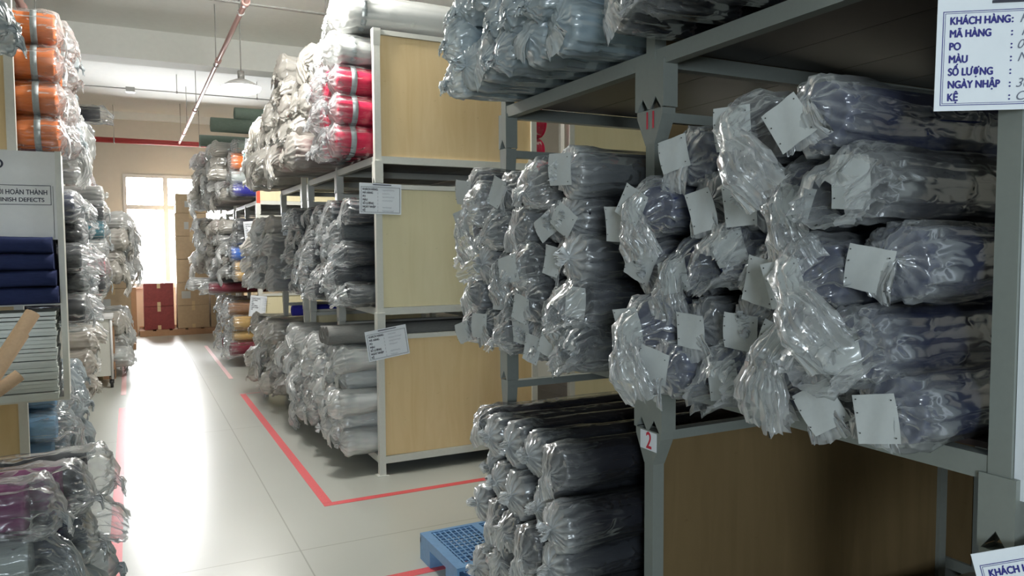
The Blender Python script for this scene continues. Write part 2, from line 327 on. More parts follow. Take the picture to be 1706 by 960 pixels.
# ---------------------------------------------------------------- rolls in film
R0 = 0.075; LEN = 1.45
def roll_body(seed, flat=0.95):
    m = MB(); n = 26; rows = []
    g = random.Random(seed); ph = g.random() * 6
    def ring(x, r, j=0.0):
        return [(x + j * math.sin(i * 2 * PI / n * 3 + ph), r * math.cos(2 * PI * i / n) * (1 + 0.02 * math.sin(3 * 2 * PI * i / n + ph)), r * flat * math.sin(2 * PI * i / n)) for i in range(n)]
    rows.append(ring(0.12, 0.014)); rows.append(ring(0.006, 0.014)); rows.append(ring(0.004, 0.017))
    k = 7
    for i in range(k):
        r = 0.020 + (R0 - 0.026) * i / (k - 1); rows.append(ring(0.000 + (0.004 if i % 2 else 0) + 0.012 * (1 - i / k) * g.random(), r, 0.001))
    rows.append(ring(0.004, R0 - 0.002)); rows.append(ring(0.012, R0)); rows.append(ring(0.3, R0 * 1.01)); rows.append(ring(0.8, R0)); rows.append(ring(LEN - 0.01, R0)); rows.append(ring(LEN, R0 - 0.008)); rows.append(ring(LEN, 0.014))
    rows = [[p for p in r] for r in rows]
    m.grid(rows); return m
BODY = [roll_body(i) for i in range(3)]
BODYMESH = {}
def body_mesh(col, k):
    if (col, k) not in BODYMESH: BODYMESH[(col, k)] = BODY[k].mesh('roll_' + col, FAB[col])
    return BODYMESH[(col, k)]
def nz(p, f, s): return noise.noise((p[0] * f + s, p[1] * f + s * 0.7, p[2] * f - s))
def nvec(p, f, s): return Vector((nz(p, f, s), nz(p, f, s + 31.7), nz(p, f, s + 77.1)))
def wrap(style, seed):
    """polythene sleeve: covers the front of the roll, then closes / bulges / trails"""
    g = random.Random(seed * 13 + hash_style[style]); n = 64; C = []; f = []
    # (centre x, centre z, radius a (y), radius b (other), noise amount, pleat)
    R = R0 + 0.004
    path = [(LEN * 0.98, 0, R, R, 0.1, 0), (0.9, 0, R, R, 0.25, 0), (0.5, 0, R, R, 0.4, 0.01), (0.3, 0, R, R, 0.5, 0.02), (0.2, 0, R * 1.02, R * 1.02, 0.6, 0.03), (0.12, 0, R * 1.03, R * 1.03, 0.8, 0.05), (0.06, 0, R * 1.05, R * 1.05, 0.9, 0.06), (0.02, 0, R * 1.05, R * 1.04, 0.9, 0.08)]
    if style == 'star':
        for i in range(10):
            t = i / 9; path.append((-0.012 - 0.020 * math.sin(t * PI / 2), g.uniform(-.1, .1) * 0.01 * t, R * (1.0 - 0.93 * t), R * (1.0 - 0.93 * t), 0.8 - 0.5 * t, 0.07 + 0.10 * math.sin(t * PI)))
        path += [(-0.042, 0, R * 0.10, R * 0.08, 0.3, 0.1), (-0.055, -0.004, R * 0.25, R * 0.16, 0.6, 0.2), (-0.064, -0.010, R * 0.34, R * 0.2, 0.8, 0.3)]
    elif style == 'fold':
        dz = g.uniform(-0.02, 0.02)
        for i in range(9):
            t = i / 8; path.append((-0.010 - 0.03 * t, dz * t, R * (1.02 - 0.70 * t), R * (1.02 - 0.96 * t), 1.0, 0.05 + 0.08 * t))
        path += [(-0.05, dz - 0.02, R * 0.5, R * 0.08, 1.0, 0.1), (-0.052, dz - 0.05, R * 0.62, R * 0.07, 1.0, 0.1), (-0.05, dz - 0.085, R * 0.68, R * 0.07, 1.1, 0.12)]
    elif style == 'tail':
        dn = g.uniform(0.75, 1.2)
        for i in range(16):
            t = i / 15
            x = -0.01 - 0.10 * math.sin(t * PI * 0.75) * dn; z = -0.19 * dn * t ** 1.8
            a = R * (1.05 - 0.65 * math.sin(min(1, t * 2.2) * PI / 2) + 0.75 * max(0, t - 0.4)); b = R * (1.05 - 0.85 * min(1, t * 1.6) ** 0.8 + 0.12 * t)
            path.append((x, z, a, b, 1.3, 0.10 + 0.10 * t))
    elif style == 'bag':
        for i in range(12):
            t = i / 11
            path.append((-0.015 - 0.075 * math.sin(t * PI / 2), -0.035 * t * t, R * 1.12 * math.cos(t * PI / 2 * 0.94) + 0.004, R * 1.10 * math.cos(t * PI / 2 * 0.94) + 0.004, 1.5, 0.05 + 0.06 * t))
        path += [(-0.105, -0.045, R * 0.30, R * 0.15, 1.3, 0.2), (-0.115, -0.07, R * 0.45, R * 0.2, 1.4, 0.2)]
    elif style == 'open':
        for i in range(9):
            t = i / 8; path.append((-0.01 - 0.11 * t, -0.05 * t * t, R * (1.05 + 0.10 * t - 0.25 * t * t), R * (1.05 - 0.55 * t), 1.5, 0.05 + 0.06 * t))
    P = [Vector((p[0], 0, p[1])) for p in path]; rows = []; kk = g.randint(12, 19); ph = g.random() * 6; kt = g.uniform(-1.2, 1.2)
    for i, p in enumerate(path):
        a = P[max(0, i - 1)]; b = P[min(len(P) - 1, i + 1)]; T = (b - a).normalized() if i >= 8 and style in ('tail',) else Vector((-1, 0, 0))
        Y = Vector((0, 1, 0)); Zv = T.cross(Y).normalized() * -1
        if Zv.z < 0 and abs(T.x) > 0.5: Zv = -Zv
        rr = []
        for j in range(n):
            th = 2 * PI * j / n; tw = max(0, i - 8) * 0.02 * kt
            pl = 1 + p[5] * math.sin(kk * th + ph + tw * 3) + 0.5 * p[5] * math.sin((2 * kk + 1) * th + ph * 2)
            q = P[i] + Y * (math.cos(th + tw) * p[2] * pl) + Zv * (math.sin(th + tw) * p[3] * pl)
            if style == 'star' and i >= 8: q.x += 0.5 * p[5] * R * math.sin(kk * th + ph)
            am = p[4] * 0.011
            q2 = q + nvec(q, 16, seed * 9.1) * am * 1.2 + nvec(q, 48, seed * 5.3) * am * 0.7 + nvec(q, 110, seed * 2.3) * am * 0.25
            if p[0] > 0.0:
                rad = math.hypot(q2.y, q2.z); mn = R0 + 0.0015
                if rad < mn: q2.y *= mn / rad; q2.z *= mn / rad
            rr.append(q2)
        rows.append(rr)
    m = MB(); m.grid(rows); m.dense = []
    js = [0.30 + 0.70 * (0.5 + 0.5 * math.sin(kk * 2 * PI * j / n + ph + 1)) * g.uniform(0.5, 1.0) for j in range(n)]
    top = {'star': 0.95, 'fold': 0.62, 'tail': 0.34, 'bag': 0.45, 'open': 0.32}[style]
    for i in range(len(path)):
        t = max(0.0, (i - 6) / max(1, (13 if style == 'star' else len(path)) - 7)); t = min(1, t) ** 0.8
        for j in range(n): m.dense.append(top * t * js[j] + (0.12 * js[j] if i in (6, 7, 8) else 0))
    return m
hash_style = {'star': 1, 'fold': 2, 'tail': 3, 'bag': 4, 'open': 5}
WR = {}; WRM = {}
NV = 4
def wrap_mesh(style, k, fm):
    if (style, k) not in WR: WR[(style, k)] = wrap(style, k + 1)
    if (style, k, fm) not in WRM:
        me = WRM[(style, k, fm)] = WR[(style, k)].mesh('wrap_' + style, FILM[fm])
        me.attributes.new('dense', 'FLOAT', 'POINT').data.foreach_set('value', WR[(style, k)].dense)
        tight = 0.13 if fm == 'clear' else 0.7
        me.attributes.new('crease', 'FLOAT', 'POINT').data.foreach_set('value', [1 - (1 - tight) * min(1, max(0, (v[0] - 0.01) / 0.11)) for v in WR[(style, k)].v])
    return WRM[(style, k, fm)]
def label_mesh(k):
    g = random.Random(k); w, h = ((0.082, 0.092), (0.066, 0.100), (0.078, 0.082), (0.072, 0.090))[k]; rows = []; c1 = g.uniform(-6, 6); c2 = g.uniform(-4, 4)
    for s in (0, 0.0006):
        for i in range(7):
            v = (i / 6 - 0.5) * h; rows.append([(s + c1 * v * v * 0.6 + c2 * u * u * 0.7 * w * w * 4 * 0.1 + 0.002 * math.sin(u * 9 + v * 40), u * w, v) for u in [j / 6 - 0.5 for j in range(7)]])
    m = MB(); m.grid(rows[:7], False); m.grid(rows[7:], False); return m.mesh('paper_label', MT['paper'])
LAB = [label_mesh(i) for i in range(4)]
def dots_mesh(k):
    w, h = ((0.082, 0.092), (0.066, 0.100), (0.078, 0.082), (0.072, 0.090))[k]; m = MB()
    for (u, v) in ((w / 2 - 0.006, h / 2 - 0.008), (w / 2 - 0.006, 0.012), (w / 2 - 0.006, -h / 2 + 0.02), (-w / 2 + 0.006, h / 2 - 0.012), (-w / 2 + 0.006, -h / 2 + 0.01)):
        m.tube((-0.006, u, v), (-0.0045, u, v), 0.0014, 6)
    return m.mesh('punched_holes', MT['hole'])
DOT = [dots_mesh(i) for i in range(4)]
BANDM = None
def band_mesh():
    m = MB(); n = 26; rows = []
    for x, r in ((0.085, R0 + 0.006), (0.085, R0 + 0.0095), (0.118, R0 + 0.0095), (0.118, R0 + 0.006)):
        rows.append([(x, r * math.cos(2 * PI * i / n), r * 0.97 * math.sin(2 * PI * i / n)) for i in range(n)])
    return m.grid(rows).mesh('band', MT['band'])
BANDM = band_mesh()
NR = 0
def roll(x, y, z, r, dr, label, group, col='black', style='star', fm='clear', paper=None, band=False, length=1.0, yaw=0.0, pitch=0.0, spin=None, cat='fabric roll', name='fabric_roll'):
    """x,y,z centre of the aisle-side end; dr=-1: the end looks to -X, dr=+1: to +X"""
    global NR; NR += 1; s = r / R0; k = rnd.randrange(3)
    o = ob(name, body_mesh(col, k), None, (x, y, z), (0, pitch, (0 if dr < 0 else PI) + yaw), (length, s, s))
    tag(o, label, cat, group)
    if style:
        spin = (rnd.uniform(-PI, PI) if style in ('star',) else rnd.uniform(-0.6, 0.6)) if spin is None else spin
        w = ob('plastic_wrap', wrap_mesh(style, rnd.randrange(NV), fm), o, (0, 0, 0), (spin, 0, 0), (1 if length == 1.0 else 1 / 1.0, 1, 1))
    if paper is not None:
        py, pz, rot, tilt, k = paper
        px = {'star': -0.060, 'fold': -0.062, 'tail': -0.075, 'bag': -0.105, 'open': -0.03}.get(style, -0.05)
        p = ob('paper_label', LAB[k], o, (px, py, pz), (rot, tilt, (0.30 if dr < 0 else -0.30)), (1 / length, 1.15, 1.12))
        ob('punched_holes', DOT[k], p)['kind'] = 'stuff'
    if band: ob('printed_band', BANDM, o)
    return o

def relax(pts, zmin, y0, y1, it=80):
    P = [[y, z, r] for y, z, r in pts]; T = [(y, z) for y, z, r in pts]
    for k in range(it):
        for i, p in enumerate(P):
            p[0] += (T[i][0] - p[0]) * 0.05; p[1] += (T[i][1] - p[1]) * 0.05 - 0.001
        for i in range(len(P)):
            for j in range(i):
                dy = P[i][0] - P[j][0]; dz = P[i][1] - P[j][1]; d = math.hypot(dy, dz) or 1e-5; mn = (P[i][2] + P[j][2]) * 0.985
                if d < mn:
                    q = (mn - d) / 2 / d; P[i][0] += dy * q; P[i][1] += dz * q; P[j][0] -= dy * q; P[j][1] -= dz * q
        for p in P:
            if p[1] < zmin + p[2] * 0.96: p[1] = zmin + p[2] * 0.96
            p[0] = min(max(p[0], y0 + p[2]), y1 - p[2])
    return P
def stack(cols, rows, y0, y1, zb, r, jit=0.015, hexa=True, drop=()):
    """columns from y0 (nearest) to y1, rows from the deck up"""
    pts = []; ids = []
    for k in range(rows):
        for c in range(cols):
            if (c, k) in drop: continue
            t = (c + 0.5) / cols; off = (r * (0.5 if k % 2 else -0.5)) if hexa else 0
            pts.append((y0 + (y1 - y0) * t + off + rnd.uniform(-jit, jit), zb + r + k * r * (1.86 if hexa else 2.0), r * rnd.uniform(0.96, 1.04))); ids.append((c, k))
    P = relax(pts, zb, y0, y1)
    return list(zip(ids, P))

# ---------------------------------------------------------------- the racks themselves
XF, XB = 1.54, 2.76
TN = ['bottom tier', 'middle tier', 'top tier']
for t in range(3):
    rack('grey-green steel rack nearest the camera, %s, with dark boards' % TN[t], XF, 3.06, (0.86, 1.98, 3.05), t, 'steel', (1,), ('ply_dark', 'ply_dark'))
    rack('pale steel rack with plywood end beside the cross aisle, %s' % TN[t], XF, XB, (5.05, 6.12, 7.2), t, 'steel_pale', (0,), (('ply', 'ply_pale', 'ply')[t],))
    rack('pale steel rack just beyond the plywood-ended rack, %s' % TN[t], XF, XB, (7.5, 8.6), t, 'steel_pale', (0,), ('ply_pale',))
    rack('pale steel rack with red-painted post far down the aisle, %s' % TN[t], XF, XB, (10.45, 11.5, 12.55), t, 'steel_pale', (0,), ('ply_pale',))
    rack('pale steel rack on the other side of the aisle behind orange rolls, %s' % TN[t], -1.79, -0.57, (5.05, 6.12, 7.2), t, 'steel_pale', (0,), ('ply',), front=1, dz=-0.035 * t)
    rack('pale steel rack beyond the orange rolls near the trolley, %s' % TN[t], -1.79, -0.57, (7.5, 8.6, 9.65), t, 'steel_pale', (0,), ('ply',), front=1)
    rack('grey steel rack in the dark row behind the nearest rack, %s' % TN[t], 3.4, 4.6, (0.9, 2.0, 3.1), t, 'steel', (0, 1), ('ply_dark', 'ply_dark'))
    rack('pale steel rack in the second row behind the plywood-ended rack, %s' % TN[t], 3.1, 4.3, (5.05, 6.12, 7.2), t, 'steel_pale', (0,), ('ply_pale',))
for t in (0, 1, 2):
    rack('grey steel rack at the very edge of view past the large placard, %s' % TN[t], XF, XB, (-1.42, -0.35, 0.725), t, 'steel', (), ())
    rack('steel rack holding clear bags at the near end of the orange-roll row, %s' % TN[t], -1.79, -0.57, (0.9, 2.0, 3.05), t, 'steel_pale', (), (), front=1)
r2 = [o for o in S.objects if o.name.startswith('stacking_rack') and 'dark row' in o['label']][0]
for yy in (0.03, 1.13): ob('added_dark_board', MB().box((-0.615, yy, 0.14), (-0.603, yy + 1.04, 0.95)).mesh('added_dark_board', MT['ply_dark']), r2)  # dark boards added to close a gap that rendered too bright
n0 = [o for o in S.objects if o.name.startswith('stacking_rack') and 'edge of view' in o['label'] and 'middle' in o['label']][0]
ob('corner_plate', MB().box((-0.625, 2.21, 0.06), (-0.595, 2.256, 1.0)).mesh('corner_plate', MT['sheet']), n0)['label'] = 'pale corner plate'
redp = [o for o in S.objects if o.name.startswith('stacking_rack') and 'red-painted' in o['label'] and 'top tier' in o['label']][0]
ob('red_post_cover', MB().box((-0.63, -0.026, 0.08), (-0.585, 0.024, 0.58)).mesh('red_post_cover', MT['orange_red']), redp)['label'] = 'orange-red painted stretch of post'

# numbers painted on the post cups
def text(name, body, size, mat, parent, loc, rot, ext=0.0, off=0.0, align='LEFT', shear=0.0, wx=1.0, data={}):
    key = (body, size, mat.name, off, shear, wx, align)
    if key not in data:
        c = bpy.data.curves.new(name, 'FONT'); c.body = body; c.size = size; c.extrude = 0.0; c.align_x = align; c.shear = shear
        c.materials.append(mat); tmp = bpy.data.objects.new('t', c); data[key] = me = bpy.data.meshes.new_from_object(tmp); bpy.data.objects.remove(tmp)
        if off:        # heavier strokes: the same outline laid down again a hair to each side
            vs = [v.co.copy() for v in me.vertices]; fs = [tuple(p.vertices) for p in me.polygons]; V = []; F = []
            for q, (dx, dy) in enumerate(((0, 0), (-1, 0), (1, 0), (0, 0.7), (0, -0.7))):
                k = len(V); V += [(v.x + dx * off * 1.3, v.y + dy * off * 1.3, v.z + q * 0.00002) for v in vs]; F += [tuple(k + i for i in f) for f in fs]
            nm = bpy.data.meshes.new(name); nm.from_pydata(V, [], F); data[key] = nm
        if not data[key].materials: data[key].materials.append(mat)
    o = bpy.data.objects.new(name, data[key]); COL.objects.link(o); o.parent = parent; o.location = loc; o.rotation_euler = rot; o.scale = (wx, 1, 1); return o
near = [o for o in S.objects if o.name.startswith('stacking_rack') and 'nearest the camera' in o['label']]
for o, tx in zip(near[:2], ('2', '11')):
    # front face of the cup: tilted plate facing the aisle
    cp = [c for c in o.children if c.name.startswith('post') and abs(c.location.y - 1.12) < 0.01 and c.location.x < 0][0]
    if tx == '2': ob('number_ground', MB().box((-0.0275, -0.046, -0.118), (-0.0262, 0.040, -0.056)).mesh('number_ground', MT['sheet']), cp, (0, 0, TIER))
    text('number', tx, 0.078, MT['red'], cp, (-0.0279, -0.006, TIER - 0.112), (PI / 2, 0, -PI / 2), off=0.0012, align='CENTER', wx=0.8)

# ---------------------------------------------------------------- rolls in the nearest rack
def paper(prob=1.0, big=0):
    if rnd.random() > prob: return None
    return (rnd.uniform(-0.02, 0.02), rnd.uniform(-0.03, 0.015), rnd.choice((rnd.uniform(-0.3, 0.3), rnd.uniform(-0.7, 0.7))), rnd.uniform(-0.25, 0.1), rnd.randrange(4))
def pile(rows, r, zb, y0, y1, fn):
    pts = []; ids = []
    for k, row in enumerate(rows):
        order = sorted(range(len(row)), key=lambda i: row[i][0])
        rank = {i: n for n, i in enumerate(order)}
        for i, (y, z) in enumerate(row): pts.append((y, z, r * rnd.uniform(0.95, 1.06))); ids.append((rank[i], k))
    for (c, k), p in zip(ids, relax(pts, zb, y0, y1)): fn(c, k, p)
N0A = [[(2.892, 0.22), (2.72, 0.22), (2.55, 0.22), (2.36, 0.22), (2.19, 0.22)],
    [(2.80, 0.37), (2.64, 0.37), (2.48, 0.37), (2.30, 0.37), (2.13, 0.37)],
    [(2.90, 0.52), (2.70, 0.52), (2.54, 0.52), (2.37, 0.52), (2.20, 0.52)],
    [(2.82, 0.69), (2.66, 0.68), (2.50, 0.68), (2.32, 0.68), (2.14, 0.68)],
    [(2.86, 0.86), (2.71, 0.86), (2.56, 0.86), (2.39, 0.86), (2.22, 0.86)]]
def f(c, k, p):
    roll(1.27 + rnd.uniform(-0.03, 0.03) + 0.02 * c, p[0], p[1], p[2], -1, 'black roll with gathered clear end, bottom deck, %s row up, %s column from brown plywood' % (ORD[k], ORD[c].replace('lowest', 'first')),
         'black rolls on the bottom deck', rnd.choice(('black', 'black', 'charcoal')), rnd.choice(('star', 'star', 'star', 'fold')), 'clear', length=1.0)
pile(N0A, 0.078, 0.152, 2.03, 3.02, f)
N1A = [
    [(3.000, 1.262), (2.831, 1.262), (2.651, 1.266), (2.455, 1.260), (2.297, 1.266), (2.159, 1.273), (2.055, 1.254)],
    [(2.929, 1.414), (2.711, 1.425), (2.503, 1.417), (2.332, 1.418), (2.198, 1.408), (2.060, 1.410)],
    [(3.013, 1.553), (2.803, 1.556), (2.667, 1.548), (2.424, 1.543), (2.245, 1.588), (2.08, 1.549)],
    [(2.949, 1.70), (2.697, 1.70), (2.501, 1.70), (2.314, 1.717), (2.155, 1.731)],
    [(3.0, 1.851), (2.850, 1.831), (2.684, 1.839), (2.386, 1.855), (2.118, 1.859)]]
def f(c, k, p):
    st = rnd.choice(('star', 'fold', 'fold', 'tail', 'open', 'bag'))
    roll(1.36 + rnd.uniform(-0.06, 0.03), p[0], p[1], p[2], -1, 'black crumpled-bag roll, middle deck, %s row up, %s column beyond numbered post' % (ORD[k], ORD[c].replace('lowest', 'first')),
         'black rolls on the middle deck', rnd.choice(('black', 'charcoal', 'midgrey')), st, 'clear', paper=paper(0.6))
pile(N1A, 0.073, 1.202, 2.03, 3.02, f)
N1B = [
    [(1.80, 1.262), (1.62, 1.262), (1.475, 1.248), (1.292, 1.271), (1.135, 1.275), (0.985, 1.271)],
    [(1.70, 1.40), (1.54, 1.396), (1.385, 1.431), (1.222, 1.421), (1.045, 1.420)],
    [(1.80, 1.56), (1.61, 1.574), (1.44, 1.607), (1.295, 1.564), (1.139, 1.567), (0.99, 1.594)],
    [(1.85, 1.72), (1.70, 1.741), (1.523, 1.743), (1.367, 1.748), (1.219, 1.743), (1.053, 1.754)],
    [(1.60, 1.87), (1.31, 1.90), (1.13, 1.902)]]
def f(c, k, p):
    st = ('fold', 'star', 'tail', 'open', 'fold', 'tail')[(c * 5 + k * 3) % 6]
    top = k == 4
    if k == 0 and st == 'tail': st = 'fold'
    roll(1.36 + rnd.uniform(-0.05, 0.04) - (0.02 if top else 0), p[0], p[1], p[2] * (1.04 if top else 1), -1, 'navy roll with grey paper tag, %s row up, %s column from post with placard' % (ORD[k], ORD[c].replace('lowest', 'first')),
         'navy rolls with paper tags', rnd.choice(('navy', 'navy', 'charcoal', 'navy')), st, 'clear', paper=paper(0.95))
pile(N1B, 0.074, 1.202, 0.91, 1.965, f)
N2A = [
    [(2.93, 2.32), (2.78, 2.32), (2.63, 2.32), (2.48, 2.32), (2.33, 2.32), (2.17, 2.32)],
    [(2.86, 2.45), (2.70, 2.45), (2.54, 2.45), (2.38, 2.45), (2.22, 2.45)],
    [(2.93, 2.60), (2.78, 2.60), (2.60, 2.60), (2.43, 2.60), (2.25, 2.60), (2.10, 2.60)],
    [(2.89, 2.74), (2.72, 2.74), (2.55, 2.74), (2.38, 2.74), (2.2, 2.74)]]
def f(c, k, p):
    roll(1.29 + rnd.uniform(-0.05, 0.03), p[0], p[1], p[2], -1, 'pale blue bagged roll, top deck, %s row up, %s column beyond numbered post' % (ORD[k], ORD[c].replace('lowest', 'first')),
         'pale blue bagged rolls', 'pale', rnd.choice(('bag', 'bag', 'fold', 'star')), 'pale')
pile(N2A, 0.076, 2.252, 2.03, 3.02, f)
def f(c, k, p):
    roll(1.34 + rnd.uniform(-0.04, 0.04), p[0], p[1], p[2], -1, 'black bagged roll, top deck, %s row up, %s column from post with placard' % (ORD[k], ORD[c].replace('lowest', 'first')),
         'black rolls on the top deck', 'charcoal', rnd.choice(('bag', 'fold', 'open')), 'clear')
pile([[(1.85, 2.32), (1.66, 2.32), (1.49, 2.32), (1.33, 2.32)], [(1.75, 2.45), (1.58, 2.45), (1.41, 2.45)]], 0.075, 2.252, 0.95, 1.965, f)
roll(1.50, 1.72, 0.235, 0.08, -1, 'white bagged roll alone on the bottom deck beside the brown plywood', None, 'silver', 'bag', 'pale')

# ---------------------------------------------------------------- plywood-ended rack
GA = 'rolls in the plywood-ended rack'
def place(cols, rows, y0, y1, zb, r, fn, **kw):
    for (c, k), p in stack(cols, rows, y0, y1, zb, r, **kw): fn(c, k, p)
def f(c, k, p):
    roll(1.30 + rnd.uniform(-0.03, 0.03) + (0.02 * k if c > 1 else 0), p[0], p[1], p[2], -1, 'crimson roll with grey printed band beside warm plywood, %s row up, %s column in' % (ORD[k], ORD[c].replace('lowest', 'first')), 'crimson banded rolls',
         'crimson', 'bag' if c else 'star', 'clear', band=True, length=1.12)
place(3, 3, 5.09, 5.74, 2.252, 0.104, f, hexa=False, jit=0.006)
def f(c, k, p):
    roll(1.33 + rnd.uniform(-0.03, 0.03), p[0], p[1], p[2], -1, 'white bagged roll above the crimson rolls, %s row up, %s column in' % (ORD[k], ORD[c].replace('lowest', 'first')), 'white rolls over the crimson ones',
         'white', 'bag', 'milky', band=True)
place(3, 1, 5.09, 5.74, 2.88, 0.095, f, hexa=False, jit=0.006)
def f(c, k, p):
    roll(1.36 + 0.04 * c, p[0], p[1], p[2], -1, 'large white banded roll lying on top of the plywood-ended rack, %s across the gap' % ORD[c].replace('lowest', 'first'), 'large white rolls on top',
         'white', 'bag', 'milky', band=True, length=1.1)
place(4, 1, 5.06, 6.06, 3.12, 0.12, f, hexa=False, jit=0.004)
def f(c, k, p):
    roll(1.34 + rnd.uniform(-0.05, 0.03), p[0], p[1], p[2], -1, 'charcoal roll in clear film beside pale plywood, %s row up, %s column from corner post' % (ORD[k], ORD[c].replace('lowest', 'first')), 'charcoal rolls in the plywood-ended rack',
         rnd.choice(('charcoal', 'midgrey', 'charcoal')), rnd.choice(('bag', 'star', 'fold', 'open')), 'clear', paper=paper(1) if (c, k) == (0, 0) else None)
place(7, 5, 5.09, 7.15, 1.202, 0.080, f, jit=0.03)
def f(c, k, p):
    g = k >= 5
    roll((1.32 if not g else 1.22) + rnd.uniform(-0.05, 0.03), p[0], p[1], p[2], -1,
         ('plain grey roll on top of the white ones, %s row up, %s column from corner post' if g else 'white bagged roll under the plain grey roll, %s row up, %s column from corner post') % (ORD[k], ORD[c].replace('lowest', 'first')),
         'white rolls on the bottom deck', 'grey' if g else 'white', (None if g and c < 2 else 'bag') if g else rnd.choice(('bag', 'star', 'fold', 'tail' if c > 3 else 'bag')), 'milky' if not g else 'clear')
place(8, 5, 5.09, 7.15, 0.152, 0.082, f, jit=0.02)
for i in range(3):
    roll(1.20 + i * 0.03, 5.2 + i * 0.22, 0.995 - 0.02 * i, 0.07, -1, 'plain grey roll topping the white ones, %s from the corner post' % ORD[i].replace('lowest', 'first'), 'plain grey rolls', 'grey', None)
BG = 'bagged rolls with trailing dusty film'
def bag(x, y, z, r, dr, label, col, st=None, fm='dusty', group=BG, **kw):
    return roll(x, y, z, r, dr, label, group, col, st or rnd.choice(('bag', 'tail', 'bag', 'open')), fm, cat='bagged roll', name='bagged_roll', **kw)
def f(c, k, p):
    bag(1.22 - 0.04 * c + 0.05 * k + rnd.uniform(-0.06, 0.05), p[0], p[1], p[2], -1, 'dusty grey bag beyond the crimson rolls, %s row up, %s column in' % (ORD[k], ORD[c].replace('lowest', 'first')), rnd.choice(('beige', 'grey', 'beige', 'crimson', 'maroon')))
place(5, 5, 5.85, 7.05, 2.252, 0.105, f, jit=0.03)

# ---------------------------------------------------------------- next rack, mixed bags
def mixed(cols3, label, gr, x, dr, y0, y1, cols, tiers, cc, films=('dusty', 'milky'), r=0.095, styles=('bag', 'tail', 'bag', 'open')):
    for t, rows in tiers:
        zb = t * TIER + 0.152
        for (c, k), p in stack(cols, rows, y0, y1, zb, r, jit=0.03):
            fr = rnd.random()
            bag(x + dr * rnd.uniform(-0.05, 0.10), p[0], p[1], p[2], dr, '%s, %s, %s row up, %s column in' % (label, TN[t], ORD[k], ORD[c].replace('lowest', 'first')), rnd.choice(cc[t] if isinstance(cc, dict) else cc),
                rnd.choice(styles), rnd.choice(films), gr, yaw=rnd.uniform(-0.04, 0.04))
mixed(0, 'dusty bag in rack beyond the plywood end', 'bags beyond the plywood-ended rack', 1.30, -1, 7.55, 8.75, 5, ((0, 4), (1, 4), (2, 4)),
      {0: ('grey', 'beige', 'charcoal', 'white'), 1: ('charcoal', 'black', 'grey', 'navy'), 2: ('beige', 'grey', 'crimson', 'beige')})
roll(1.42, 7.62, 0.98, 0.055, -1, 'indigo roll end on the bottom-tier bags beyond the plywood-ended rack', None, 'indigo', None)

# farthest loaded rack: distinct colours next to its front post
spec = [(3.10, 'green', 0.10, 1.00, None, 'dark green roll jutting out on the very top of far rack'), (3.26, 'green', 0.09, 1.30, None, 'shorter dark green roll stacked on the jutting green one'),
        (2.95, 'green', 0.08, 1.32, 'bag', 'dark green bagged roll just under the jutting green roll'),
        (2.76, 'orange', 0.11, 1.22, 'star', 'single orange roll high on the far rack'), (2.55, 'silver', 0.09, 1.22, 'fold', 'silver film-wrapped roll below the orange roll of far rack'),
        (2.38, 'indigo', 0.09, 1.24, 'star', 'dark blue roll third under the single orange roll'), 
        (1.90, 'charcoal', 0.09, 1.28, 'fold', 'charcoal roll behind far placard'), (1.72, 'midgrey', 0.09, 1.28, 'bag', 'mid grey roll under the far charcoal one'),
        (1.53, 'blue', 0.095, 1.20, 'star', 'bright blue roll in far rack'), (1.36, 'tan', 0.075, 1.24, 'star', 'upper tan roll under the bright blue roll'), (1.24, 'tan', 0.075, 1.24, 'star', 'lower tan roll two below the bright blue roll')]
for z, col, r, x, st, lb in spec:
    if z > 3: zz = z + 0.0
    roll(x, 10.60 if z < 3 else 10.7, z if z < 3 else z + 0.14, r, -1, lb, None, col, st, 'clear', length=1.2 if z > 3 else 1)
roll(0.98, 12.2, 3.22, 0.09, -1, 'green roll behind the jutting green roll atop far rack', None, 'green', None, length=1.2)
mixed(0, 'crumpled bag in far rack with colours', 'bags in the far rack', 1.18, -1, 10.8, 12.2, 5, ((1, 5), (2, 5)),
      {1: ('charcoal', 'grey', 'white', 'maroon', 'pink'), 2: ('grey', 'silver', 'maroon', 'white', 'green')}, r=0.085)
roll(0.80, 11.6, 1.10, 0.075, -1, 'black roll with white bag end jutting over brown bundles', None, 'black', 'bag', 'milky')
roll(0.95, 11.0, 1.06, 0.075, -1, 'dark maroon roll jutting beside the black one with white end', None, 'maroon', 'open', 'clear')
mixed(0, 'brown bundle low in far rack', 'brown bundles in the far rack', 1.24, -1, 10.5, 12.2, 5, ((0, 4),), ('brown', 'brown', 'maroon', 'tan'), films=('clear',), r=0.098, styles=('fold', 'bag'))
for t in range(3):
    rack('last pale steel rack before the back wall, %s' % TN[t], XF, XB, (12.85, 13.9, 14.95), t, 'steel_pale', (), ())
mixed(0, 'bag in last rack before back wall', 'bags in the last rack', 1.10, -1, 12.9, 13.9, 3, ((1, 5), (2, 5)), ('grey', 'charcoal', 'pink', 'white'), r=0.095, films=('milky', 'dusty'))

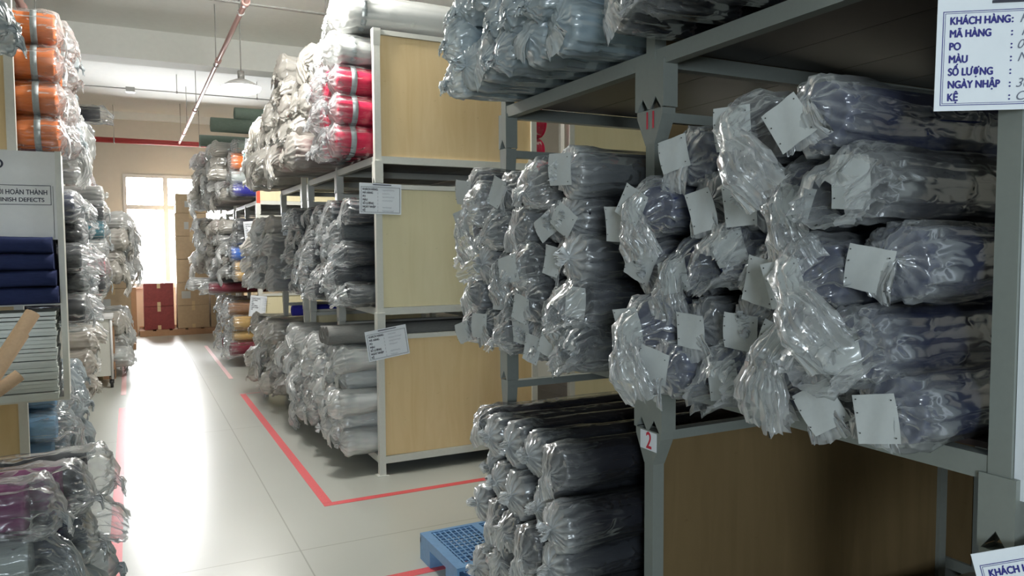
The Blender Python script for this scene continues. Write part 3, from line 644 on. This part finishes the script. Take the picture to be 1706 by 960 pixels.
# ---------------------------------------------------------------- other side of the aisle
def f(c, k, p):
    roll(-0.35 + rnd.uniform(-0.012, 0.012), p[0], p[1], p[2], 1, 'orange roll with grey printed band, %s in its stack, %s column in' % (ORD[k], ORD[c].replace('lowest', 'first')), 'orange banded rolls',
         'orange', 'bag' if c else 'fold', 'clear', band=True)
place(2, 4, 5.09, 5.52, 2.185, 0.101, f, hexa=False, jit=0.004)
mixed(0, 'crumpled clear bag beyond orange rolls', 'bags beyond the orange rolls', -0.44, 1, 5.60, 6.9, 5, ((2, 4),), ('silver', 'grey', 'green', 'white'), films=('milky', 'pale'), r=0.095)
def f(c, k, p):
    roll(-0.27 - 0.02 * c + rnd.uniform(-0.02, 0.02), p[0], p[1], p[2], 1, 'near-black roll behind the defects shelf, %s row up, %s column in' % (ORD[k], ORD[c].replace('lowest', 'first')), 'dark rolls behind the defects shelf',
         rnd.choice(('black', 'navy', 'charcoal')), rnd.choice(('star', 'fold', 'open')), 'clear')
place(5, 5, 5.09, 6.5, 1.165, 0.085, f, jit=0.02)
def f(c, k, p):
    roll(-0.43 + rnd.uniform(-0.03, 0.03) + 0.01 * c, p[0], p[1], p[2], 1, 'sky blue roll below the defects shelf, %s row up, %s column in' % (ORD[k], ORD[c].replace('lowest', 'first')), 'sky blue rolls',
         'sky', rnd.choice(('bag', 'tail', 'open')), 'pale' if c else 'clear')
place(4, 4, 5.09, 6.2, 0.152, 0.09, f, jit=0.02)
colr = [('charcoal', 'dark grey'), ('pink', 'pink'), ('white', 'white'), ('teal', 'teal blue'), ('charcoal', 'dark slate')]
for k, (cname, wd) in enumerate(colr):
    roll(-0.20, 7.62, 1.29 + k * 0.162, 0.085, 1, '%s roll in mixed-colour column past the dark rolls, %s up' % (wd, ORD[k]), None, cname, 'fold' if k != 2 else 'star', 'clear')
mixed(0, 'dusty bag over the trolley', 'bags near the trolley', -0.46, 1, 7.78, 9.3, 4, ((0, 4), (1, 4)), ('beige', 'grey', 'silver', 'white'), r=0.09)
mixed(0, 'hanging bag under the lone black roll', 'bags under the lone black roll', -0.50, 1, 7.8, 9.6, 4, ((2, 4),), ('navy', 'blue', 'navy', 'teal', 'crimson'), r=0.09, films=('milky', 'clear'))
roll(-0.22, 7.9, 2.10, 0.075, 1, 'long slate roll with pointed wrapped tip jutting past mixed-colour column', None, 'midgrey', 'star', 'milky', length=0.8)
roll(-0.235, 9.15, 3.03, 0.085, 1, 'lone black roll with clear open bag near ceiling height', None, 'black', 'open', 'clear')
roll(-0.5, 9.34, 3.03, 0.085, 1, 'black roll lying behind the lone black roll at ceiling height', None, 'black', 'fold', 'milky')
# low pile beside the camera
def f(c, k, p):
    cl = {(0, 5): 'black', (1, 5): 'black', (1, 4): 'purple', (0, 4): 'purple'}.get((c, k), rnd.choice(('charcoal', 'navy', 'silver')))
    word = {'purple': 'deep purple', 'black': 'black', 'charcoal': 'charcoal', 'navy': 'navy', 'silver': 'blue-grey'}[cl]
    roll(-0.17 - (0.06 * (2 - c)) + rnd.uniform(-0.02, 0.02), p[0], p[1], p[2], 1, '%s roll in low pile by the red tape, %s row up, %s column' % (word, ORD[k], ORD[c].replace('lowest', 'first')), 'low pile of rolls by the tape',
         cl, ('tail', 'bag', 'open')[(c + k) % 3] if k < 4 else ('bag', 'open')[k % 2], 'clear' if k > 2 else 'pale')
place(3, 5, 2.55, 3.02, 0.152, 0.079, f, jit=0.01)
def f(c, k, p):
    roll(-0.40 + rnd.uniform(-0.01, 0.02), p[0], p[1], p[2], 1, 'blue-grey bagged roll at top corner beside the orange rolls, %s row up, %s column' % (ORD[k], ORD[c].replace('lowest', 'first')), 'bags at the top corner',
         'pale', rnd.choice(('bag', 'star')), 'pale')
place(2, 3, 2.70, 3.02, 2.252, 0.079, f, jit=0.01)

# heap of big bags and cartons at the far end of that side
def carton(x0, y0, z0, w, d, h, label, mat='carton', rz=0.0, lab=True):
    t = ob('carton', None, None, (x0 + w / 2, y0 + d / 2, z0), (0, 0, rz)); tag(t, label, 'box', 'cardboard cartons')
    b = ob('carton_body', MB().box((-w / 2, -d / 2, 0), (w / 2, d / 2, h - 0.006)).mesh('carton_body', MT[mat]), t); meshbev(b, 0.006)
    for s in (-1, 1): ob('flap', MB().box((-w / 2 + 0.003, min(0, s * d / 2) + 0.003, h - 0.006), (w / 2 - 0.003, max(0, s * d / 2) - 0.003, h)).mesh('flap', MT[mat]), t)
    m = MB(); m.box((-0.028, -d / 2 - 0.002, h * 0.78), (0.028, -d / 2, h)); m.box((-0.028, -d / 2 - 0.002, h), (0.028, d / 2, h + 0.0015)); m.box((-0.028, -d / 2 - 0.002, 0.0), (0.028, -d / 2, h * 0.18))
    ob('packing_tape', m.mesh('packing_tape', MT['packtape']), t)
    if lab and rnd.random() < 0.6: ob('printed_label', MB().box((-w * 0.36 if rnd.random() < 0.5 else -w * 0.22, -d / 2 - 0.002, h * 0.30), (-w * 0.08, -d / 2, h * 0.62)).mesh('printed_label', MT['paper']), t)
    return t
def pallet_wood(x0, y0, w, d, label):
    t = ob('wooden_pallet', None, None, (x0, y0, 0)); tag(t, label, 'pallet', 'wooden pallets')
    for i in range(3): ob('bearer', MB().box((0, d * i / 2 * 0.92, 0), (w, d * i / 2 * 0.92 + d * 0.08, 0.09)).mesh('bearer', MT['carton_dark']), t)
    n = 7
    for i in range(n): ob('slat', MB().box((w * i / n, 0, 0.09), (w * (i + 0.8) / n, d, 0.11)).mesh('slat', MT['carton_dark']), t)
pallet_wood(0.12, 15.1, 1.9, 0.9, 'dark wooden pallet under the carton stacks below the window')
pallet_wood(-1.2, 13.3, 1.25, 1.1, 'dark wooden pallet under cartons beside the heap of bags')
hs = 0.43
for k in range(2): carton(0.20, 15.2, 0.112 + k * hs, 0.50, 0.5, hs - 0.004, 'maroon-stained carton under the glaring window, %s of two' % ('lower' if k == 0 else 'upper'), 'maroon', lab=False)
for k in range(5): carton(0.76, 15.2, 0.112 + k * hs, 0.55, 0.5, hs - 0.004, 'brown carton in tall stack before window, %s from floor' % ORD[k])
carton(0.78, 15.22, 0.112 + 5 * hs, 0.55, 0.45, 0.36, 'topmost brown carton of the tall stack before window')
for k in range(4): carton(1.34, 15.2, 0.112 + k * hs, 0.6, 0.5, hs - 0.004, 'brown carton partly behind the last rack, %s from floor' % ORD[k])
for k in range(3): carton(-0.52, 13.5, 0.112 + k * hs, 0.50, 0.6, hs - 0.004, 'brown carton below heap of bags, aisle side, %s from floor' % ORD[k], rz=0.05)
for k in range(3): carton(-1.1, 13.5, 0.112 + k * hs, 0.52, 0.6, hs - 0.004, 'brown carton below heap of bags, inner side, %s from floor' % ORD[k])
carton(-0.42, 15.25, 0.0, 0.5, 0.5, 0.9, 'tall brown carton standing on floor beside maroon-stained cartons', 'carton_dark')
carton(-0.52, 10.4, 0.0, 0.32, 0.5, 0.75, 'narrow brown carton standing on floor behind the trolley', 'carton_dark')
mixed(0, 'big slumped grey bag toward the window', 'slumped bags', -0.02, 1, 13.3, 14.4, 4, ((1, 3),), ('beige', 'beige', 'grey'), r=0.13)
mixed(0, 'slumped dusty bag in rack past the trolley', 'bags past the trolley', -0.14, 1, 10.4, 12.0, 5, ((1, 4), (0, 3)), ('beige', 'grey', 'silver'), r=0.115)
for t in range(2): rack('low steel rack past the trolley with slumped bags, %s' % TN[t], -1.79, -0.57, (10.35, 11.4, 12.1), t, 'steel_pale', (), (), front=1)

# second row, glimpsed through the gaps
def f(c, k, p):
    roll(2.98, p[0], p[1], p[2], -1, 'dark roll glimpsed through the nearest rack, %s row up, %s column' % (ORD[k], ORD[c].replace('lowest', 'first')), 'rolls in the second row', rnd.choice(('charcoal', 'crimson', 'grey')), 'bag', 'clear')
place(3, 1, 6.2, 7.1, 2.252, 0.09, f, hexa=False)

# ---------------------------------------------------------------- placards
def placard(loc, rz, tilt, label, hand, w=0.297, h=0.21, ink='inkdark', top=True, back=None):
    o = ob('placard', MB().box((-w / 2, 0, -h / 2), (w / 2, 0.0015, h / 2)).mesh('placard', MT['sheet']), None, loc, (0, 0, 0))
    o.rotation_euler = (Matrix.Rotation(rz, 3, 'Z') @ Matrix.Rotation(tilt, 3, 'Y')).to_euler(); tag(o, label, 'placard', 'stock placards')
    m = MB(); e = 0.0009
    for ins, t in ((0.010, 0.0012), (0.0135, 0.0007)):
        a, b, c, d = -w / 2 + ins, w / 2 - ins, -h / 2 + ins, h / 2 - ins - 0.014
        m.box((a, -e, c), (b, 0, c + t)); m.box((a, -e, d - t), (b, 0, d)); m.box((a, -e, c + t), (a + t, 0, d - t)); m.box((b - t, -e, c + t), (b, 0, d - t))
    ob('printed_border', m.mesh('printed_border', MT[ink]), o)
    lines = ['KHÁCH HÀNG', 'MÃ HÀNG', 'PO', 'MÀU', 'SỐ LƯỢNG', 'NGÀY NHẬP', 'KỆ']
    for i, s in enumerate(lines):
        z = h / 2 - 0.0485 - i * 0.0238
        text('lettering', s, 0.0195, MT[ink], o, (-w / 2 + 0.022, -e, z), (PI / 2, 0, 0), off=0.0008, wx=0.80)
        text('colon', ':', 0.0195, MT[ink], o, (-w / 2 + 0.127, -e, z), (PI / 2, 0, 0), off=0.0005)
        if hand and hand[i]: text('handwriting', hand[i], 0.024, MT['pen'], o, (-w / 2 + 0.140 + 0.004 * math.sin(i * 2), -e, z - 0.001), (PI / 2, 0, 0), shear=0.35)
    if not (hand and hand[0]):
        for i in (0, 1, 2, 3, 5, 6):      # illegible pen strokes
            g = random.Random(i * 7 + int(abs(loc[1]) * 10)); c = bpy.data.curves.new('pen_strokes', 'CURVE'); c.dimensions = '3D'; c.bevel_resolution = 0; c.bevel_depth = 0.0006
            sp = c.splines.new('POLY'); n = g.randint(22, 44); sp.points.add(n - 1); z = h / 2 - 0.045 - i * 0.0238
            for q in range(n): sp.points[q].co = (-w / 2 + 0.16 + q * 0.0024 + g.uniform(-.001, .001), -e, z + 0.005 * math.sin(q * 1.9 + g.random()) * (0.5 + g.random()), 1)
            c.materials.append(MT['pen']); tmp = bpy.data.objects.new('t', c); me = bpy.data.meshes.new_from_object(tmp); bpy.data.objects.remove(tmp); ob('pen_strokes', me, o)
    if top: ob('binding_bar', MB().box((-0.055, -0.003, h / 2 - 0.012), (0.075, 0.0, h / 2 - 0.007)).mesh('binding_bar', MT['inkdark']), o)
    return o
placard((1.497, 0.830, 1.966), -math.radians(38), math.radians(0.8), 'large white placard with blue lettering tied to the nearest post, upper one', ['K', 'K', '0', 'N', None, '30', 'C_'], ink='ink')
placard((1.552, 0.746, 0.952), -math.radians(38), -math.radians(15), 'lower white placard with blue lettering, cut off by the frame corner', ['N', None, None, None, None, None, None], ink='ink')
placard((1.548, 5.015, 1.940), 0, math.radians(1), 'white placard on post between crimson rolls and pale plywood', None)
placard((1.572, 4.985, 0.945), 0, -math.radians(8), 'slanted white placard across bottom-tier plywood corner', None)
placard((1.50, 10.40, 1.84), 0, -math.radians(5), 'small distant placard on the red-painted post', None, 0.30, 0.25, top=False)
placard((1.50, 10.40, 0.83), 0, math.radians(7), 'distant lower placard near brown bundles', None, 0.21, 0.28, top=False)
placard((1.42, 7.44, 1.84), 0, -math.radians(3), 'shaded placard hanging in front of dusty dark bags', None, 0.21, 0.22, top=False)
pc = ob('hanging_card', MB().box((-0.10, 0, -0.17), (0.10, 0.002, 0.17)).mesh('hanging_card', MT['sheet']), None, (1.47, 10.38, 2.86), (0, 0.12, 0)); tag(pc, 'pale card with blue lower part hanging above red-painted post', 'card')
ob('blue_strip', MB().box((-0.10, -0.001, -0.17), (0.10, 0, -0.02)).mesh('blue_strip', solid('pale_cyan_print', (0.45, 0.75, 0.80), 0.6)), pc)

# ---------------------------------------------------------------- defects shelf on the rack end
sh = ob('hanging_shelf', None, None, (-0.58, 4.80, 0.80)); tag(sh, 'white hanging shelf with defects sign on the near rack end', 'shelf')
for x in (-0.40, 0.235):
    ob('side_rail', MB().box((x, -0.06, -0.02), (x + 0.028, -0.03, 1.335)).mesh('side_rail', MT['steel_pale']), sh)
ob('side_panel', MB().box((0.245, -0.03, -0.02), (0.253, 0.20, 1.335)).mesh('side_panel', MT['steel_pale']), sh)
ob('shelf_board', MB().box((-0.372, -0.05, -0.02), (0.235, 0.20, 0.0)).mesh('shelf_board', MT['steel_pale']), sh)
ob('shelf_board', MB().box((-0.372, -0.05, 0.505), (0.235, 0.20, 0.512)).mesh('shelf_board', MT['steel_pale']), sh)
sg = ob('sign_board', MB().box((-0.372, -0.060, 0.86), (0.235, -0.054, 1.33)).mesh('sign_board', MT['white']), sh)
text('lettering', 'KHO', 0.070, MT['inkdark'], sg, (0.004, -0.061, 1.235), (PI / 2, 0, 0), off=0.001, align='RIGHT')
m = MB(); a, b, c, d = -0.36, 0.212, 1.045, 1.147
m.box((a, -0.0612, c), (b, -0.06, c + 0.003)); m.box((a, -0.0612, d), (b, -0.06, d + 0.003)); m.box((a, -0.0612, c), (a + 0.003, -0.06, d)); m.box((b - 0.003, -0.0612, c), (b, -0.06, d))
m.box((0.220, -0.0612, 0.87), (0.222, -0.06, 1.147)); ob('printed_border', m.mesh('printed_border', MT['inkdark']), sg)
text('lettering', 'LỖI HOÀN THÀNH', 0.037, MT['inkdark'], sg, (0.196, -0.061, 1.100), (PI / 2, 0, 0), off=0.0006, align='RIGHT', wx=0.76)
text('lettering', 'FINISH DEFECTS', 0.030, MT['inkdark'], sg, (0.180, -0.061, 1.062), (PI / 2, 0, 0), off=0.0006, align='RIGHT', wx=0.98)
def folded(name, x0, x1, y0, y1, z, h, mat, label, cat, gr, sd, n=14):
    """a folded length of cloth: rounded front fold, soft waves"""
    m = MB(); rows = []
    for i in range(n):
        t = i / (n - 1); x = x0 + (x1 - x0) * t; rr = []
        for j in range(20):
            a = 2 * PI * j / 20; cy = math.copysign(abs(math.cos(a)) ** 0.5, math.cos(a)); cz = math.copysign(abs(math.sin(a)) ** 0.45, math.sin(a))
            p = Vector((x, (y0 + y1) / 2 + cy * (y1 - y0) / 2, z + h / 2 + cz * h / 2)); p += nvec(p, 9, sd) * Vector((0.012, 0.010, 0.004)).length * 0.5
            p.z = min(max(p.z, z + 0.0005), z + h + 0.004); rr.append(p)
        rows.append(rr)
    m.grid(rows); k = len(m.v)
    m.f.append(tuple(range(19, -1, -1))); m.sm.append(False); m.f.append(tuple(range(k - 20, k))); m.sm.append(False)
    return tag(ob(name, m.mesh(name, mat)), label, cat, gr)
for i in range(4):
    folded('folded_cloth', -0.945, -0.350 - 0.006 * i, 4.66, 4.94, 1.314 + i * 0.090, 0.093, FAB['navy'], 'navy folded cloth on the defects shelf, %s in the pile' % ORD[i], 'folded cloth', 'navy folded cloth pile', i * 3.1)
st = ob('sheet_bundle', None, None, (-0.62, 4.81, 0.80)); tag(st, 'bundle of white foam sheets on lower board of the defects shelf', 'sheet bundle')
for i in range(22):
    dx = 0.06 * (1 - i / 22); m = MB().box((-0.20 + dx, -0.125 + rnd.uniform(-0.008, 0.008), 0.001 + i * 0.0215), (0.255 + rnd.uniform(-0.006, 0.003), 0.12, 0.001 + i * 0.0215 + rnd.choice((0.018, 0.020, 0.016))))
    ob('sheet', m.mesh('sheet', MT['whiteslab']), st)
bb = folded('cloth_bundle', -1.06, -0.985, 4.45, 4.62, 1.10, 0.66, FAB['black'], 'black cloth bundle hanging beside the navy folded pile', 'cloth bundle', None, 5.5)
# cardboard tubes leaning
for (a, b, lb, r) in (((-0.58, 3.25, 0.95), (-0.345, 3.45, 1.36), 'taller cardboard tube leaning before the white sheet bundle', 0.027), ((-0.60, 3.2, 0.90), (-0.375, 3.38, 1.29), 'second cardboard tube leaning just under the taller one', 0.026),
                      ((-0.66, 3.22, 0.93), (-0.385, 3.34, 1.135), 'short reddish-brown tube leaning low beside two pale tubes', 0.024)):
    a = Vector(a); b = Vector(b); d = (b - a).normalized(); a = b - d * 1.1; m = MB(); n = 18
    u = d.orthogonal().normalized(); w = d.cross(u)
    rows = [[c + (u * math.cos(2 * PI * i / n) + w * math.sin(2 * PI * i / n)) * rr for i in range(n)] for c, rr in ((b - d * 0.1, r * 0.8), (b, r * 0.8), (b, r), (a, r), (a, r * 0.8), (a + d * 0.1, r * 0.8))]
    m.grid(rows); tag(ob('cardboard_tube', m.mesh('cardboard_tube', MT['core'])), lb, 'cardboard tube', 'leaning cardboard tubes')

# ---------------------------------------------------------------- trolley
t = ob('trolley', None, None, (-0.34, 9.75, 0)); tag(t, 'narrow pale metal trolley on black casters beside the far bags', 'trolley')
ob('body_panel', MB().box((-0.12, 0.0, 0.14), (0.12, 0.5, 0.80)).mesh('body_panel', MT['steel_pale']), t)
ob('rim', MB().box((-0.14, -0.02, 0.80), (0.14, 0.52, 0.83)).mesh('rim', MT['white']), t)
for x in (-0.12, 0.12): ob('corner_tube', MB().tube((x, 0, 0.10), (x, 0, 0.82), 0.014).mesh('corner_tube', MT['white']), t)
for x in (-0.10, 0.11):
    for y in (0.03, 0.47):
        c = ob('caster', MB().tube((x - 0.016, y, 0.05), (x + 0.016, y, 0.05), 0.05, 20).mesh('caster', MT['black']), t)
        ob('fork', MB().box((x - 0.024, y - 0.02, 0.05), (x - 0.018, y + 0.02, 0.14)).box((x + 0.018, y - 0.02, 0.05), (x + 0.024, y + 0.02, 0.14)).box((x - 0.024, y - 0.02, 0.125), (x + 0.024, y + 0.02, 0.14)).mesh('fork', MT['black']), c)

# ---------------------------------------------------------------- blue pallet
p = ob('plastic_pallet', None, None, (1.29, 3.10, 0)); tag(p, 'blue plastic pallet with grid top on the floor in the cross aisle', 'pallet')
w, d = 1.1, 0.49
m = MB(); zt0, zt1 = 0.118, 0.135
m.box((0, 0, zt0), (0.05, d, zt1)); m.box((w - 0.05, 0, zt0), (w, d, zt1)); m.box((0.05, 0, zt0), (w - 0.05, 0.04, zt1)); m.box((0.05, d - 0.025, zt0), (w - 0.05, d, zt1))
for i in range(1, 4): m.box((0.05 + (w - 0.1) * i / 4 - 0.02, 0.04, zt0), (0.05 + (w - 0.1) * i / 4 + 0.02, d - 0.025, zt1))
ob('top_frame', m.mesh('top_frame', MT['bluepl']), p)
m = MB()
for i in range(0, 36): x = 0.05 + i * 0.0285; m.box((x + 0.010, 0.04, zt0 + 0.003), (x + 0.018, d - 0.025, zt1 - 0.003))
for j in range(12): y = 0.04 + j * 0.036; m.box((0.05, y + 0.014, zt0 + 0.004), (w - 0.05, y + 0.022, zt1 - 0.004))
tag(ob('grid', m.mesh('grid', MT['bluepl']), p), kind='stuff')
m = MB().box((0, 0, zt0 - 0.03), (0.012, d, zt0)); m.box((0, d - 0.012, zt0 - 0.03), (w, d, zt0)); ob('skirt', m.mesh('skirt', MT['bluepl']), p)
for x in (0, w / 2 - 0.07, w - 0.14):
    for y in (0, d - 0.14): ob('foot_block', MB().prism([(x, y), (x + 0.14, y), (x + 0.14, y + 0.14), (x, y + 0.14)], 'z', 0.018, zt0 - 0.03).mesh('foot_block', MT['bluepl']), p)
for y in (0, d - 0.14): ob('skid', MB().box((0, y, 0), (w, y + 0.14, 0.018)).mesh('skid', MT['bluepl']), p)

# ---------------------------------------------------------------- pipes, conduits, lamps
def pipe(name, p, q, r, mat, label, cat, hang=(), fit=(), gr=None):
    P, Q = Vector(p), Vector(q)
    o = ob(name, MB().tube(P, Q, r, 16).mesh(name, MT[mat])); tag(o, label, cat, gr)
    for t in hang:
        c = P.lerp(Q, t); ob('hanger_rod', MB().tube((c.x, c.y, c.z + r), (c.x, c.y, ZC), 0.005, 8).mesh('hanger_rod', MT['conduit']), o)
        ob('hanger_clamp', MB().tube(c - (Q - P).normalized() * 0.012, c + (Q - P).normalized() * 0.012, r + 0.008, 16).mesh('hanger_clamp', MT['conduit']), o)
    for t in fit:
        c = P.lerp(Q, t); e = (Q - P).normalized() * 0.045; ob('coupling', MB().tube(c - e, c + e, r + 0.010, 16).mesh('coupling', MT[mat]), o)
    return o
pipe('sprinkler_pipe', (0.90, 2.0, 3.6), (0.90, 15.66, 3.6), 0.022, 'pipe', 'pinkish sprinkler pipe running along the aisle under the ceiling', 'pipe', (0.35, 0.5, 0.70, 0.84, 0.96), (0.33, 0.485, 0.72, 0.9))
pipe('sprinkler_pipe', (-0.73, 2.0, 3.6), (-0.73, 15.6, 3.6), 0.030, 'pipe', 'sprinkler pipe above the orange rolls, near the frame corner', 'pipe', (0.2, 0.48), (0.40,))
pipe('sprinkler_pipe', (-1.6, 15.7, 3.6), (3.6, 15.7, 3.6), 0.050, 'pipe_red', 'thick dark red cross pipe before the back wall', 'pipe', (0.27, 0.55), ())
def conduit(y, z, label):
    o = pipe('conduit', (XL, y, z), (XR, y, z), 0.010, 'conduit', label, 'conduit', (0.30, 0.42, 0.52), (), 'ceiling conduits')
    ob('second_run', MB().tube((XL, y + 0.06, z + 0.01), (XR, y + 0.06, z + 0.01), 0.008, 8).mesh('second_run', MT['conduit']), o)
    ob('junction_box', MB().box((-0.06 if y < 10 else 0.02, y - 0.04, z - 0.05), (0.06 if y < 10 else 0.14, y + 0.08, z + 0.02)).mesh('junction_box', MT['conduit']), o)
conduit(7.9, 4.02, 'pair of thin conduits crossing the ceiling, nearer one with junction box')
conduit(12.6, 3.98, 'pair of thin conduits crossing the ceiling, farther one near the back')
def pendant(x, y, z, label, power, gr='pendant lamps'):
    t = ob('pendant_lamp', None, None, (x, y, z)); tag(t, label, 'lamp', gr)
    ob('rod', MB().tube((0, 0, 0.16), (0, 0, ZC - z), 0.006, 8).mesh('rod', MT['conduit']), t)
    ob('ballast', MB().tube((0, 0, 0.08), (0, 0, 0.17), 0.035, 14).mesh('ballast', MT['conduit']), t)
    rows = [[(r * math.cos(2 * PI * i / 28), r * math.sin(2 * PI * i / 28), zz) for i in range(28)] for r, zz in ((0.03, 0.085), (0.06, 0.08), (0.13, 0.05), (0.21, 0.0), (0.205, -0.002), (0.125, 0.044), (0.05, 0.074))]
    ob('shade', MB().grid(rows).mesh('shade', MT['white']), t)
    rows = [[(r * math.cos(2 * PI * i / 24), r * math.sin(2 * PI * i / 24), zz) for i in range(24)] for r, zz in ((0.200, 0.004), (0.200, -0.01), (0.185, -0.035), (0.14, -0.058), (0.07, -0.070), (0.002, -0.073))]
    ob('diffuser', MB().grid(rows).mesh('diffuser', MT['lamp']), t)
    l = bpy.data.lights.new('lamp_light', 'SPOT' if y > 8 else 'POINT'); l.energy = power * 0.9; l.shadow_soft_size = 0.12; l.color = (1.0, 0.98, 0.93)
    if y > 8: l.spot_size = math.radians(174); l.spot_blend = 0.2
    lo = bpy.data.objects.new('lamp_light', l); COL.objects.link(lo); lo.parent = t; lo.location = (0, 0, -0.21)
pendant(1.12, 8.56, 3.33, 'glowing pendant lamp hanging over the aisle beside grey bags', 130)
pendant(0.95, 5.0, 3.70, 'pendant lamp over the aisle above the frame near the white rolls', 120, 'pendant lamps out of the frame')
pendant(5.6, 6.6, 3.6, 'pendant lamp over the second row', 30, 'pendant lamps out of the frame')
